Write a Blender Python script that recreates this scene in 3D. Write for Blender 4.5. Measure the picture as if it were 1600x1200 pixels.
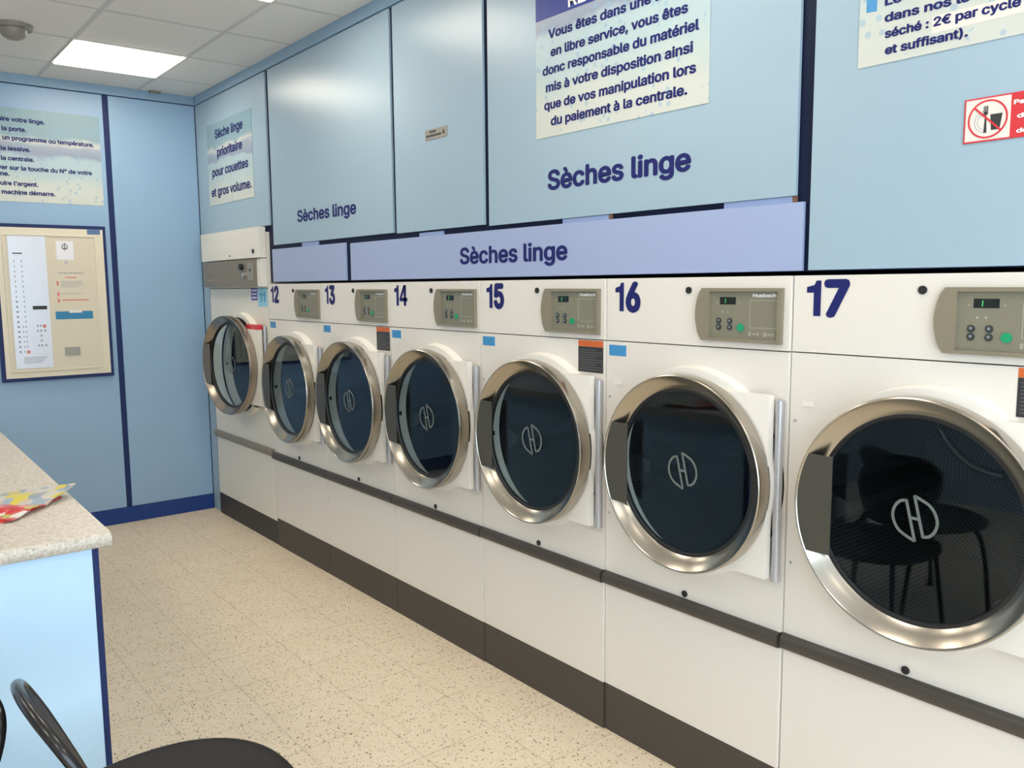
import bpy, bmesh, math, random
from mathutils import Vector, Matrix
random.seed(7)
C = bpy.context.scene
for o in list(bpy.data.objects): bpy.data.objects.remove(o)
PI = math.pi

# ------------------------------------------------------------------ camera
CAM = (1.3307, -2.0621, 1.5921); YAW, PITCH, ROLL, FPX = -0.89374, -0.11611, -0.00783, 1314.25
cam_d = bpy.data.cameras.new('camera'); cam = bpy.data.objects.new('camera', cam_d)
C.collection.objects.link(cam); C.camera = cam
cam_d.sensor_fit = 'HORIZONTAL'; cam_d.sensor_width = 36.0; cam_d.lens = 36.0 * FPX / 1600.0; cam_d.clip_start = 0.05
fw = Vector((math.sin(YAW)*math.cos(PITCH), math.cos(YAW)*math.cos(PITCH), math.sin(PITCH)))
rt = Vector((math.cos(YAW), -math.sin(YAW), 0)); up = rt.cross(fw)
r2 = rt*math.cos(ROLL) + up*math.sin(ROLL); u2 = -rt*math.sin(ROLL) + up*math.cos(ROLL)
M = Matrix((r2, u2, -fw)).transposed().to_4x4(); M.translation = Vector(CAM); cam.matrix_world = M

# ------------------------------------------------------------------ world and exposure
w = bpy.data.worlds.new('World'); C.world = w; w.use_nodes = True
bg = w.node_tree.nodes['Background']; bg.inputs[0].default_value = (0.76, 0.88, 1.0, 1); bg.inputs[1].default_value = 5.7
C.view_settings.view_transform = 'Standard'; C.view_settings.look = 'None'
C.view_settings.gamma = 1.0; C.view_settings.use_curve_mapping = False; C.view_settings.exposure = 0.0
LAMP = 11.8                       # ceiling light panels
# daylight through the shop window (outside the glazed front of the shop, shining in)
ld = bpy.data.lights.new('shop_window_daylight', 'AREA'); ld.shape = 'RECTANGLE'; ld.size = 3.6; ld.size_y = 2.2
ld.cycles.is_portal = True
lo = bpy.data.objects.new('shop_window_daylight', ld); C.collection.objects.link(lo)
lo.location = (2.76, -2.2, 1.45); lo.rotation_euler = (0, PI/2, 0)
lo.rotation_euler = Vector((-1, 0, 0)).to_track_quat('-Z', 'Z').to_euler()

# ------------------------------------------------------------------ materials
def nm(name):
    m = bpy.data.materials.new(name); m.use_nodes = True
    return m, m.node_tree.nodes, m.node_tree.links, m.node_tree.nodes['Principled BSDF']
def mat(name, col, rough=0.5, metal=0.0, noise=0.03, nscale=18.0, spec=0.5, emis=None, es=0, bump=0.0, coat=0):
    m, n, l, b = nm(name)
    b.inputs['Roughness'].default_value = rough; b.inputs['Metallic'].default_value = metal
    b.inputs['Specular IOR Level'].default_value = spec; b.inputs['Coat Weight'].default_value = coat
    tc = n.new('ShaderNodeTexCoord'); nz = n.new('ShaderNodeTexNoise'); nz.inputs['Scale'].default_value = nscale
    nz.inputs['Detail'].default_value = 4
    l.new(tc.outputs['Object'], nz.inputs['Vector'])
    mx = n.new('ShaderNodeMix'); mx.data_type = 'RGBA'
    mx.inputs['A'].default_value = (*[c*(1-noise) for c in col], 1); mx.inputs['B'].default_value = (*[min(1, c*(1+noise)) for c in col], 1)
    l.new(nz.outputs['Fac'], mx.inputs['Factor']); l.new(mx.outputs['Result'], b.inputs['Base Color'])
    if bump:
        bp = n.new('ShaderNodeBump'); bp.inputs['Strength'].default_value = bump; bp.inputs['Distance'].default_value = 0.002
        l.new(nz.outputs['Fac'], bp.inputs['Height']); l.new(bp.outputs['Normal'], b.inputs['Normal'])
    if emis:
        b.inputs['Emission Color'].default_value = (*emis, 1); b.inputs['Emission Strength'].default_value = es
    return m
MT = {}
MT['enamel'] = mat('white_enamel', (0.76, 0.715, 0.65), 0.33, noise=0.012, nscale=3)
MT['enamel_old'] = mat('cream_enamel', (0.78, 0.74, 0.65), 0.36, noise=0.02, nscale=3)
MT['door_white'] = mat('door_white', (0.82, 0.78, 0.71), 0.3, noise=0.01)
MT['blue'] = mat('pale_blue_laminate', (0.335, 0.455, 0.545), 0.3, noise=0.015, nscale=2)
MT['blue_side'] = mat('side_blue_laminate', (0.28, 0.43, 0.60), 0.36, noise=0.015, nscale=2)
MT['counter_blue_daylit'] = mat('daylit_blue_laminate', (0.53, 0.75, 0.95), 0.36, noise=0.01, nscale=2)  # blue laminate again, with strong daylight on the counter put into the colour
MT['blue_trim'] = mat('blue_trim_paint', (0.24, 0.37, 0.50), 0.4)
MT['lav'] = mat('lavender_laminate', (0.34, 0.41, 0.62), 0.38, noise=0.01, nscale=2)
MT['navy'] = mat('navy_joint', (0.004, 0.009, 0.035), 0.5, spec=0.2)
MT['navy_strip'] = mat('navy_strip', (0.014, 0.028, 0.11), 0.5, spec=0.25)
MT['base_blue'] = mat('blue_baseboard', (0.012, 0.045, 0.20), 0.5, spec=0.3)
MT['ink'] = mat('navy_lettering', (0.012, 0.016, 0.125), 0.6, spec=0.25)
MT['white_ink'] = mat('white_lettering', (0.85, 0.85, 0.85), 0.5)
MT['grey_ink'] = mat('grey_lettering', (0.30, 0.31, 0.36), 0.6)
MT['pink_ink'] = mat('red_lettering', (0.70, 0.22, 0.18), 0.6)
MT['steel'] = mat('brushed_steel', (0.47, 0.43, 0.37), 0.24, metal=1.0, noise=0.012, nscale=4)
MT['steel_old'] = mat('warm_brushed_steel', (0.45, 0.38, 0.32), 0.25, metal=1.0, noise=0.012, nscale=4)
MT['handle'] = mat('handle_grey', (0.085, 0.078, 0.062), 0.42, metal=0.3)
MT['handle_old'] = mat('handle_brown', (0.20, 0.155, 0.12), 0.38, metal=0.35)
MT['black'] = mat('black_rubber', (0.012, 0.012, 0.013), 0.5)
MT['taupe'] = mat('taupe_plastic', (0.235, 0.205, 0.145), 0.42)
MT['taupe_in'] = mat('taupe_overlay', (0.215, 0.20, 0.145), 0.4)
MT['taupe_line'] = mat('taupe_line', (0.36, 0.34, 0.26), 0.5)
MT['brown'] = mat('brown_panel', (0.215, 0.175, 0.13), 0.4)
MT['rail'] = mat('dark_brown_rail', (0.060, 0.051, 0.043), 0.42)
MT['rail_old'] = mat('light_brown_rail', (0.26, 0.215, 0.17), 0.4)
MT['kick'] = mat('kick_plate_brown', (0.060, 0.049, 0.041), 0.5)
MT['kick_old'] = mat('kick_plate_black', (0.030, 0.027, 0.027), 0.5)
MT['hinge'] = mat('hinge_grey', (0.48, 0.48, 0.50), 0.35, metal=0.5)
MT['green'] = mat('green_button', (0.01, 0.30, 0.13), 0.4)
MT['chrome'] = mat('chrome_button', (0.75, 0.75, 0.75), 0.15, metal=1)
MT['lcd'] = mat('dark_display', (0.012, 0.016, 0.014), 0.2)
MT['seg'] = mat('display_digit', (0.05, 0.4, 0.1), 0.5, emis=(0.1, 0.8, 0.25), es=0.25)
MT['st_blue'] = mat('blue_sticker', (0.05, 0.27, 0.55), 0.45, noise=0.15, nscale=150)
MT['st_lblue'] = mat('light_blue_sticker', (0.30, 0.62, 0.75), 0.45)
MT['st_violet'] = mat('violet_sticker', (0.10, 0.09, 0.38), 0.45)
MT['st_black'] = mat('black_sticker', (0.030, 0.030, 0.032), 0.45)
MT['st_line'] = mat('sticker_text_grey', (0.13, 0.13, 0.13), 0.5)
MT['st_orange'] = mat('orange_sticker', (0.62, 0.13, 0.03), 0.45)
MT['red'] = mat('red_sign', (0.62, 0.03, 0.04), 0.45)
MT['sign_white'] = mat('sign_white', (0.74, 0.70, 0.64), 0.45)
MT['header_blue'] = mat('header_blue', (0.02, 0.04, 0.24), 0.4)
MT['label_blue'] = mat('label_blue', (0.10, 0.17, 0.32), 0.4)
MT['paper'] = mat('white_paper', (0.80, 0.80, 0.84), 0.6)
MT['cream'] = mat('cream_metal', (0.74, 0.67, 0.52), 0.4, noise=0.01)
MT['cream_in'] = mat('cream_inner_panel', (0.68, 0.61, 0.47), 0.42, noise=0.01)
MT['silver'] = mat('silver_fascia', (0.66, 0.68, 0.73), 0.3, metal=0.35, noise=0.02)
MT['plate'] = mat('grey_plate', (0.33, 0.31, 0.27), 0.4, metal=0.3)
MT['cyan'] = mat('cyan_label', (0.02, 0.20, 0.38), 0.4)
MT['drum'] = mat('drum_steel', (0.10, 0.10, 0.105), 0.4, metal=0.8)
MT['drum_rib'] = mat('drum_rib_steel', (0.35, 0.33, 0.30), 0.25, metal=1.0)
MT['emblem'] = mat('etched_emblem', (0.13, 0.15, 0.14), 0.5)
MT['chair_black'] = mat('black_vinyl', (0.014, 0.011, 0.010), 0.5, spec=0.25, bump=0.15, nscale=220)
MT['chair_tube'] = mat('black_tube', (0.016, 0.014, 0.014), 0.22)
MT['wall_plain'] = mat('plain_wall', (0.35, 0.42, 0.47), 0.6)
MT['detector'] = mat('detector_plastic', (0.25, 0.225, 0.195), 0.4)
MT['olive'] = mat('olive_plastic', (0.22, 0.21, 0.13), 0.5)
MT['lightpanel'] = mat('light_diffuser', (0.9, 0.88, 0.8), 0.5, noise=0, emis=(1.0, 0.90, 0.76), es=LAMP)
MT['spacer'] = mat('lavender_spacer', (0.26, 0.34, 0.58), 0.5)
MT['wood'] = mat('brown_block', (0.16, 0.08, 0.05), 0.6)
MT['frame_alu'] = mat('window_frame_white', (0.7, 0.7, 0.7), 0.4)

def grid_lines(n, l, axes, pitch, off, width):
    """factor 1 on the joint lines of a square grid in object space"""
    tc = n.new('ShaderNodeTexCoord'); sp = n.new('ShaderNodeSeparateXYZ'); l.new(tc.outputs['Object'], sp.inputs[0])
    outs = []
    for a, o in zip(axes, off):
        s = n.new('ShaderNodeMath'); s.operation = 'ADD'; l.new(sp.outputs[a], s.inputs[0]); s.inputs[1].default_value = -o + pitch*100 + pitch/2
        d = n.new('ShaderNodeMath'); d.operation = 'MODULO'; l.new(s.outputs[0], d.inputs[0]); d.inputs[1].default_value = pitch
        e = n.new('ShaderNodeMath'); e.operation = 'SUBTRACT'; l.new(d.outputs[0], e.inputs[0]); e.inputs[1].default_value = pitch/2
        f = n.new('ShaderNodeMath'); f.operation = 'ABSOLUTE'; l.new(e.outputs[0], f.inputs[0])
        g = n.new('ShaderNodeMapRange'); g.interpolation_type = 'SMOOTHSTEP'; g.inputs['From Min'].default_value = width*0.4; g.inputs['From Max'].default_value = width*0.75
        g.inputs['To Min'].default_value = 1; g.inputs['To Max'].default_value = 0
        l.new(f.outputs[0], g.inputs['Value']); outs.append(g.outputs[0])
    mx = n.new('ShaderNodeMath'); mx.operation = 'MAXIMUM'; l.new(outs[0], mx.inputs[0]); l.new(outs[1], mx.inputs[1])
    return mx.outputs[0], tc
def mixc(n, l, fac, a, b):
    mx = n.new('ShaderNodeMix'); mx.data_type = 'RGBA'
    if hasattr(fac, 'links') or not isinstance(fac, (int, float)): l.new(fac, mx.inputs['Factor'])
    else: mx.inputs['Factor'].default_value = fac
    for k, v in (('A', a), ('B', b)):
        if isinstance(v, tuple): mx.inputs[k].default_value = (*v, 1)
        else: l.new(v, mx.inputs[k])
    return mx.outputs['Result']

def floor_mat():
    m, n, l, b = nm('speckled_vinyl_tiles')
    g, tc = grid_lines(n, l, (0, 1), 0.3, (-2.77, -0.61), 0.006)
    nz = n.new('ShaderNodeTexNoise'); nz.inputs['Scale'].default_value = 5; nz.inputs['Detail'].default_value = 5; l.new(tc.outputs['Object'], nz.inputs['Vector'])
    col = mixc(n, l, nz.outputs['Fac'], (0.74, 0.61, 0.44), (0.84, 0.71, 0.54))
    def specks(scale, thr, c, keep, strength):
        nonlocal col
        v = n.new('ShaderNodeTexVoronoi'); v.inputs['Scale'].default_value = scale; v.inputs['Randomness'].default_value = 1
        d = n.new('ShaderNodeTexNoise'); d.inputs['Scale'].default_value = scale*1.6; l.new(tc.outputs['Object'], d.inputs['Vector'])
        ad = n.new('ShaderNodeMixRGB'); ad.blend_type = 'ADD'; ad.inputs[0].default_value = 0.6/scale
        l.new(tc.outputs['Object'], ad.inputs[1]); l.new(d.outputs['Color'], ad.inputs[2]); l.new(ad.outputs[0], v.inputs['Vector'])
        r = n.new('ShaderNodeMapRange'); r.inputs['From Min'].default_value = thr; r.inputs['From Max'].default_value = thr*1.5
        r.inputs['To Min'].default_value = 1; r.inputs['To Max'].default_value = 0; l.new(v.outputs['Distance'], r.inputs['Value'])
        sc = n.new('ShaderNodeSeparateColor'); l.new(v.outputs['Color'], sc.inputs[0])
        k = n.new('ShaderNodeMath'); k.operation = 'LESS_THAN'; l.new(sc.outputs[0], k.inputs[0]); k.inputs[1].default_value = keep
        t = n.new('ShaderNodeMath'); t.operation = 'MULTIPLY'; l.new(r.outputs[0], t.inputs[0]); l.new(k.outputs[0], t.inputs[1])
        t2 = n.new('ShaderNodeMath'); t2.operation = 'MULTIPLY'; l.new(t.outputs[0], t2.inputs[0]); t2.inputs[1].default_value = strength
        col = mixc(n, l, t2.outputs[0], col, c)
    specks(150, 0.26, (0.36, 0.24, 0.13), 0.40, 0.55)
    specks(90, 0.23, (0.28, 0.16, 0.08), 0.34, 0.8)
    specks(62, 0.19, (0.15, 0.10, 0.06), 0.26, 0.9)
    specks(70, 0.28, (0.84, 0.77, 0.64), 0.4, 0.5)
    nz2 = n.new('ShaderNodeTexNoise'); nz2.inputs['Scale'].default_value = 9; l.new(tc.outputs['Object'], nz2.inputs['Vector'])
    gm = n.new('ShaderNodeMath'); gm.operation = 'MULTIPLY'; l.new(g, gm.inputs[0]); l.new(nz2.outputs['Fac'], gm.inputs[1])
    gm2 = n.new('ShaderNodeMath'); gm2.operation = 'MULTIPLY'; l.new(gm.outputs[0], gm2.inputs[0]); gm2.inputs[1].default_value = 0.45
    col = mixc(n, l, gm2.outputs[0], col, (0.30, 0.22, 0.13))
    l.new(col, b.inputs['Base Color']); b.inputs['Roughness'].default_value = 0.48; b.inputs['Specular IOR Level'].default_value = 0.35
    return m
def ceiling_mat():
    m, n, l, b = nm('ceiling_tiles')
    g, tc = grid_lines(n, l, (0, 1), 0.59, (-3.12, -0.37), 0.022)
    nz = n.new('ShaderNodeTexNoise'); nz.inputs['Scale'].default_value = 90; nz.inputs['Detail'].default_value = 6; l.new(tc.outputs['Object'], nz.inputs['Vector'])
    col = mixc(n, l, nz.outputs['Fac'], (0.74, 0.71, 0.67), (0.80, 0.77, 0.73))
    col = mixc(n, l, g, col, (0.60, 0.58, 0.56))  # shadow along the ceiling grid painted in as darker lines
    l.new(col, b.inputs['Base Color']); b.inputs['Roughness'].default_value = 0.8
    bp = n.new('ShaderNodeBump'); bp.invert = True; bp.inputs['Strength'].default_value = 0.5; bp.inputs['Distance'].default_value = 0.004
    l.new(g, bp.inputs['Height']); l.new(bp.outputs['Normal'], b.inputs['Normal'])
    return m
def counter_mat():
    m, n, l, b = nm('speckled_worktop')
    tc = n.new('ShaderNodeTexCoord')
    a = n.new('ShaderNodeTexNoise'); a.inputs['Scale'].default_value = 120; a.inputs['Detail'].default_value = 6; a.inputs['Roughness'].default_value = 0.6
    l.new(tc.outputs['Object'], a.inputs['Vector'])
    r = n.new('ShaderNodeValToRGB'); e = r.color_ramp.elements
    e[0].position = 0.28; e[0].color = (0.36, 0.30, 0.23, 1); e[1].position = 0.66; e[1].color = (0.68, 0.63, 0.55, 1)
    k = e.new(0.47); k.color = (0.56, 0.50, 0.42, 1)
    l.new(a.outputs['Fac'], r.inputs[0]); l.new(r.outputs[0], b.inputs['Base Color']); b.inputs['Roughness'].default_value = 0.38
    return m
def poster_mat(name, z0, z1, header=None):
    """printed poster: teal sky on top, pale foam wave, grey band, cream foot, bubbles"""
    m, n, l, b = nm(name)
    tc = n.new('ShaderNodeTexCoord'); sp = n.new('ShaderNodeSeparateXYZ'); l.new(tc.outputs['Generated'], sp.inputs[0])
    nz = n.new('ShaderNodeTexNoise'); nz.inputs['Scale'].default_value = 3.2; nz.inputs['Detail'].default_value = 5; l.new(tc.outputs['Generated'], nz.inputs['Vector'])
    s = n.new('ShaderNodeMath'); s.operation = 'MULTIPLY_ADD'; l.new(nz.outputs['Fac'], s.inputs[0]); s.inputs[1].default_value = 0.34; l.new(sp.outputs[2], s.inputs[2])
    r = n.new('ShaderNodeValToRGB'); l.new(s.outputs[0], r.inputs[0]); e = r.color_ramp.elements
    e[0].position = 0.0; e[0].color = (0.60, 0.61, 0.55, 1); e[1].position = 1.0; e[1].color = (0.24, 0.37, 0.42, 1)
    for p_, c_ in ((0.34, (0.57, 0.60, 0.55)), (0.50, (0.42, 0.54, 0.56)), (0.66, (0.40, 0.51, 0.55)), (0.71, (0.27, 0.32, 0.41)), (0.80, (0.33, 0.37, 0.45)), (0.85, (0.58, 0.59, 0.55)), (0.92, (0.25, 0.37, 0.42))):
        q = e.new(p_); q.color = (*c_, 1)
    v = n.new('ShaderNodeTexVoronoi'); v.inputs['Scale'].default_value = 34; l.new(tc.outputs['Object'], v.inputs['Vector'])
    t = n.new('ShaderNodeMapRange'); t.inputs['From Min'].default_value = 0.26; t.inputs['From Max'].default_value = 0.33; t.inputs['To Min'].default_value = 0.55; t.inputs['To Max'].default_value = 0
    l.new(v.outputs['Distance'], t.inputs['Value'])
    n2 = n.new('ShaderNodeTexNoise'); n2.inputs['Scale'].default_value = 7; l.new(tc.outputs['Object'], n2.inputs['Vector'])
    k = n.new('ShaderNodeMath'); k.operation = 'GREATER_THAN'; l.new(n2.outputs['Fac'], k.inputs[0]); k.inputs[1].default_value = 0.50
    t2 = n.new('ShaderNodeMath'); t2.operation = 'MULTIPLY'; l.new(t.outputs[0], t2.inputs[0]); l.new(k.outputs[0], t2.inputs[1])
    col = mixc(n, l, t2.outputs[0], r.outputs[0], (0.25, 0.42, 0.56))
    l.new(col, b.inputs['Base Color']); b.inputs['Roughness'].default_value = 0.35
    return m
def drum_mat():
    m, n, l, b = nm('perforated_drum')
    tc = n.new('ShaderNodeTexCoord'); sp = n.new('ShaderNodeSeparateXYZ'); l.new(tc.outputs['Object'], sp.inputs[0])
    def mth(op, a, b_):
        q = n.new('ShaderNodeMath'); q.operation = op
        for k_, v_ in enumerate((a, b_)):
            if isinstance(v_, (int, float)): q.inputs[k_].default_value = v_
            else: l.new(v_, q.inputs[k_])
        return q.outputs[0]
    dx = mth('SUBTRACT', sp.outputs[0], 0.39); dz = mth('SUBTRACT', sp.outputs[2], 1.018)
    an = mth('MULTIPLY', mth('ARCTAN2', dz, dx), 0.30); rr = mth('POWER', mth('ADD', mth('MULTIPLY', dx, dx), mth('MULTIPLY', dz, dz)), 0.5)
    cb_ = n.new('ShaderNodeCombineXYZ'); l.new(an, cb_.inputs[0]); l.new(mth('ADD', sp.outputs[1], rr), cb_.inputs[1])
    v = n.new('ShaderNodeTexVoronoi'); v.voronoi_dimensions = '2D'; v.inputs['Scale'].default_value = 95; v.inputs['Randomness'].default_value = 0.0
    l.new(cb_.outputs[0], v.inputs['Vector'])
    r = n.new('ShaderNodeMapRange'); r.inputs['From Min'].default_value = 0.28; r.inputs['From Max'].default_value = 0.36; l.new(v.outputs['Distance'], r.inputs['Value'])
    col = mixc(n, l, r.outputs[0], (0.008, 0.008, 0.010), (0.08, 0.08, 0.083))  # steel coloured near black to stand for the unlit drum inside
    l.new(col, b.inputs['Base Color']); b.inputs['Metallic'].default_value = 0.6; b.inputs['Roughness'].default_value = 0.38
    return m
def glass_mat(name, tint):
    m = bpy.data.materials.new(name); m.use_nodes = True; n = m.node_tree.nodes; l = m.node_tree.links
    n.clear(); out = n.new('ShaderNodeOutputMaterial'); mx = n.new('ShaderNodeMixShader'); fr = n.new('ShaderNodeFresnel')
    ge = n.new('ShaderNodeNewGeometry'); mr = n.new('ShaderNodeMapRange'); mr.inputs['To Min'].default_value = 1.42; mr.inputs['To Max'].default_value = 1/1.42
    l.new(ge.outputs['Backfacing'], mr.inputs['Value']); l.new(mr.outputs[0], fr.inputs[0])   # unrefracted pane: the same angle inside and out
    tr = n.new('ShaderNodeBsdfTransparent'); tr.inputs[0].default_value = (*tint, 1); gl = n.new('ShaderNodeBsdfGlossy'); gl.inputs['Roughness'].default_value = 0.015
    gl.inputs['Color'].default_value = (0.66, 0.76, 0.90, 1)
    l.new(fr.outputs[0], mx.inputs[0]); l.new(tr.outputs[0], mx.inputs[1]); l.new(gl.outputs[0], mx.inputs[2]); l.new(mx.outputs[0], out.inputs[0])
    return m
def magazine_mat(name, cols, scale, seed):
    m, n, l, b = nm(name)
    tc = n.new('ShaderNodeTexCoord'); mp = n.new('ShaderNodeMapping'); mp.inputs['Location'].default_value = (seed, seed*2, 0); mp.inputs['Scale'].default_value = scale
    l.new(tc.outputs['Generated'], mp.inputs[0])
    v = n.new('ShaderNodeTexVoronoi'); v.distance = 'CHEBYCHEV'; v.inputs['Scale'].default_value = 1; l.new(mp.outputs[0], v.inputs['Vector'])
    sc = n.new('ShaderNodeSeparateColor'); l.new(v.outputs['Color'], sc.inputs[0])
    r = n.new('ShaderNodeValToRGB'); r.color_ramp.interpolation = 'CONSTANT'; l.new(sc.outputs[0], r.inputs[0])
    e = r.color_ramp.elements; e[0].color = (*cols[0], 1); e[1].position = 1/len(cols); e[1].color = (*cols[1], 1)
    for i, c in enumerate(cols[2:], 2): q = e.new(i/len(cols)); q.color = (*c, 1)
    l.new(r.outputs[0], b.inputs['Base Color']); b.inputs['Roughness'].default_value = 0.3
    return m
MT['floor'] = floor_mat(); MT['ceiling'] = ceiling_mat(); MT['worktop'] = counter_mat(); MT['drum_perf'] = drum_mat()
MT['glass'] = glass_mat('door_glass', (0.86, 0.90, 0.90))

# ------------------------------------------------------------------ mesh helpers
def link(name, bm, m, parent=None, smooth=False, loc=(0, 0, 0)):
    me = bpy.data.meshes.new(name)
    if 'letter' not in name and name != 'number': bmesh.ops.recalc_face_normals(bm, faces=bm.faces[:])
    bm.to_mesh(me); bm.free()
    for x in (m if isinstance(m, (list, tuple)) else [m]): me.materials.append(MT[x] if isinstance(x, str) else x)
    if smooth:
        for p_ in me.polygons: p_.use_smooth = True
        try: me.set_sharp_from_angle(angle=math.radians(smooth if smooth > 1 else 35))
        except Exception: pass
    o = bpy.data.objects.new(name, me); C.collection.objects.link(o); o.location = loc
    if parent: o.parent = parent
    return o
def tag(o, label=None, cat=None, group=None, kind=None):
    if label: o['label'] = label
    if cat: o['category'] = cat
    if group: o['group'] = group
    if kind: o['kind'] = kind
    return o
def empty(name, loc, rz=0):
    o = bpy.data.objects.new(name, None); C.collection.objects.link(o); o.location = loc; o.rotation_euler = (0, 0, rz); o.empty_display_size = 0.1
    return o
def box(bm, x0, x1, y0, y1, z0, z1, bev=0.0, mi=0):
    r = bmesh.ops.create_cube(bm, size=1.0)
    vs = r['verts']
    for v in vs: v.co = Vector(((x0+x1)/2 + v.co.x*(x1-x0), (y0+y1)/2 + v.co.y*(y1-y0), (z0+z1)/2 + v.co.z*(z1-z0)))
    fs = {f for v in vs for f in v.link_faces}
    for f in fs: f.material_index = mi
    if bev:
        es = {e for v in vs for e in v.link_edges}
        bmesh.ops.bevel(bm, geom=list(es), offset=bev, segments=2, affect='EDGES', profile=0.7)
    return bm
def bx(*a, **k): return box(bmesh.new(), *a, **k)
def revolve(bm, prof, cx, cz, n=96, closed=True, a0=0, a1=2*PI):
    """revolve (r, y) profile around the Y direction through (cx, cz)"""
    full = abs(a1-a0-2*PI) < 1e-6; rings = []
    cnt = n if full else n+1
    for i in range(cnt):
        a = a0 + (a1-a0)*i/n
        rings.append([bm.verts.new((cx+r*math.cos(a), y, cz+r*math.sin(a))) for r, y in prof])
    m = len(prof)
    for i in range(n):
        A, B = rings[i], rings[(i+1) % cnt]
        for j in range(m if closed else m-1):
            bm.faces.new((A[j], A[(j+1) % m], B[(j+1) % m], B[j]))
    return bm
def disc(bm, cx, cz, r, y0, y1, n=48):
    a = [bm.verts.new((cx+r*math.cos(2*PI*i/n), y0, cz+r*math.sin(2*PI*i/n))) for i in range(n)]
    b = [bm.verts.new((v.co.x, y1, v.co.z)) for v in a]
    bm.faces.new(a); bm.faces.new(b)
    for i in range(n): bm.faces.new((a[i], a[(i+1) % n], b[(i+1) % n], b[i]))
    return bm
def cylz(bm, x, y, z0, z1, r, n=20, r1=None):
    r1 = r if r1 is None else r1
    a = [bm.verts.new((x+r*math.cos(2*PI*i/n), y+r*math.sin(2*PI*i/n), z0)) for i in range(n)]
    b = [bm.verts.new((x+r1*math.cos(2*PI*i/n), y+r1*math.sin(2*PI*i/n), z1)) for i in range(n)]
    bm.faces.new(a); bm.faces.new(b)
    for i in range(n): bm.faces.new((a[i], a[(i+1) % n], b[(i+1) % n], b[i]))
    return bm
def prism_xz(bm, pts, y0, y1, mi=0):
    a = [bm.verts.new((x, y0, z)) for x, z in pts]; b = [bm.verts.new((x, y1, z)) for x, z in pts]
    fs = [bm.faces.new(a), bm.faces.new(b)]
    for i in range(len(a)): fs.append(bm.faces.new((a[i], a[(i+1) % len(a)], b[(i+1) % len(a)], b[i])))
    for f in fs: f.material_index = mi
    return bm
def tube(bm, pts, r, n=12, cap=True, closed=False):
    pts = [Vector(p_) for p_ in pts]; rings = []; N = len(pts)
    prev = None
    for i, p_ in enumerate(pts):
        if closed: t = (pts[(i+1) % N]-pts[i-1])
        else: t = (pts[min(i+1, N-1)]-pts[max(i-1, 0)])
        t.normalize()
        if prev is None:
            prev = t.orthogonal().normalized()
        prev = (prev - t*prev.dot(t)).normalized(); s = t.cross(prev)
        rings.append([bm.verts.new(p_ + prev*r*math.cos(2*PI*k/n) + s*r*math.sin(2*PI*k/n)) for k in range(n)])
    for i in range(N if closed else N-1):
        A, B = rings[i], rings[(i+1) % N]
        for k in range(n): bm.faces.new((A[k], A[(k+1) % n], B[(k+1) % n], B[k]))
    if cap and not closed: bm.faces.new(rings[0]); bm.faces.new(rings[-1])
    return bm
def smooth_path(pts, k=6, closed=False):
    P = [Vector(p_) for p_ in pts]; out = []; N = len(P)
    for i in range(N if closed else N-1):
        p0 = P[i-1] if (closed or i > 0) else P[i]; p1 = P[i]; p2 = P[(i+1) % N]; p3 = P[(i+2) % N] if (closed or i+2 < N) else p2
        for j in range(k):
            t = j/k
            out.append(0.5*((2*p1)+(-p0+p2)*t+(2*p0-5*p1+4*p2-p3)*t*t+(-p0+3*p1-3*p2+p3)*t**3))
    if not closed: out.append(P[-1])
    return out
def ribbon(bm, pts, wd, y0, y1):
    """flat stroke of width wd following (x, z) points"""
    P = [Vector((x, z)) for x, z in pts]; L, R = [], []
    for i, p_ in enumerate(P):
        t = (P[min(i+1, len(P)-1)]-P[max(i-1, 0)]).normalized(); nn = Vector((-t.y, t.x))*wd/2
        L.append(p_+nn); R.append(p_-nn)
    for i in range(len(P)-1):
        prism_xz(bm, [tuple(L[i]), tuple(L[i+1]), tuple(R[i+1]), tuple(R[i])], y0, y1)
    return bm

# lettering: Blender's own font turned into mesh, fitted to an exact width and cap height
_fc = {}
try: FONT = bpy.data.fonts.load(bpy.utils.system_resource('DATAFILES') + '/fonts/Inter.woff2')
except Exception: FONT = None
def glyphs(s, bold, spacing=1.0):
    key = (s, bold, spacing)
    if key in _fc: return _fc[key]
    cu = bpy.data.curves.new('t', 'FONT'); cu.body = s; cu.size = 1.0
    if FONT: cu.font = FONT
    cu.offset = 0; cu.extrude = 0; cu.space_character = spacing; cu.resolution_u = 3; cu.fill_mode = 'FRONT'
    o = bpy.data.objects.new('t', cu); C.collection.objects.link(o); dg = bpy.context.evaluated_depsgraph_get(); dg.update()
    me = bpy.data.meshes.new_from_object(o.evaluated_get(dg)); bpy.data.objects.remove(o); bpy.data.curves.remove(cu)
    V = [(v.co.x, v.co.y) for v in me.vertices]; Fs = [tuple(p_.vertices) for p_ in me.polygons]; bpy.data.meshes.remove(me)
    _fc[key] = (V, Fs); return V, Fs
CAP = 0.70
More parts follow.
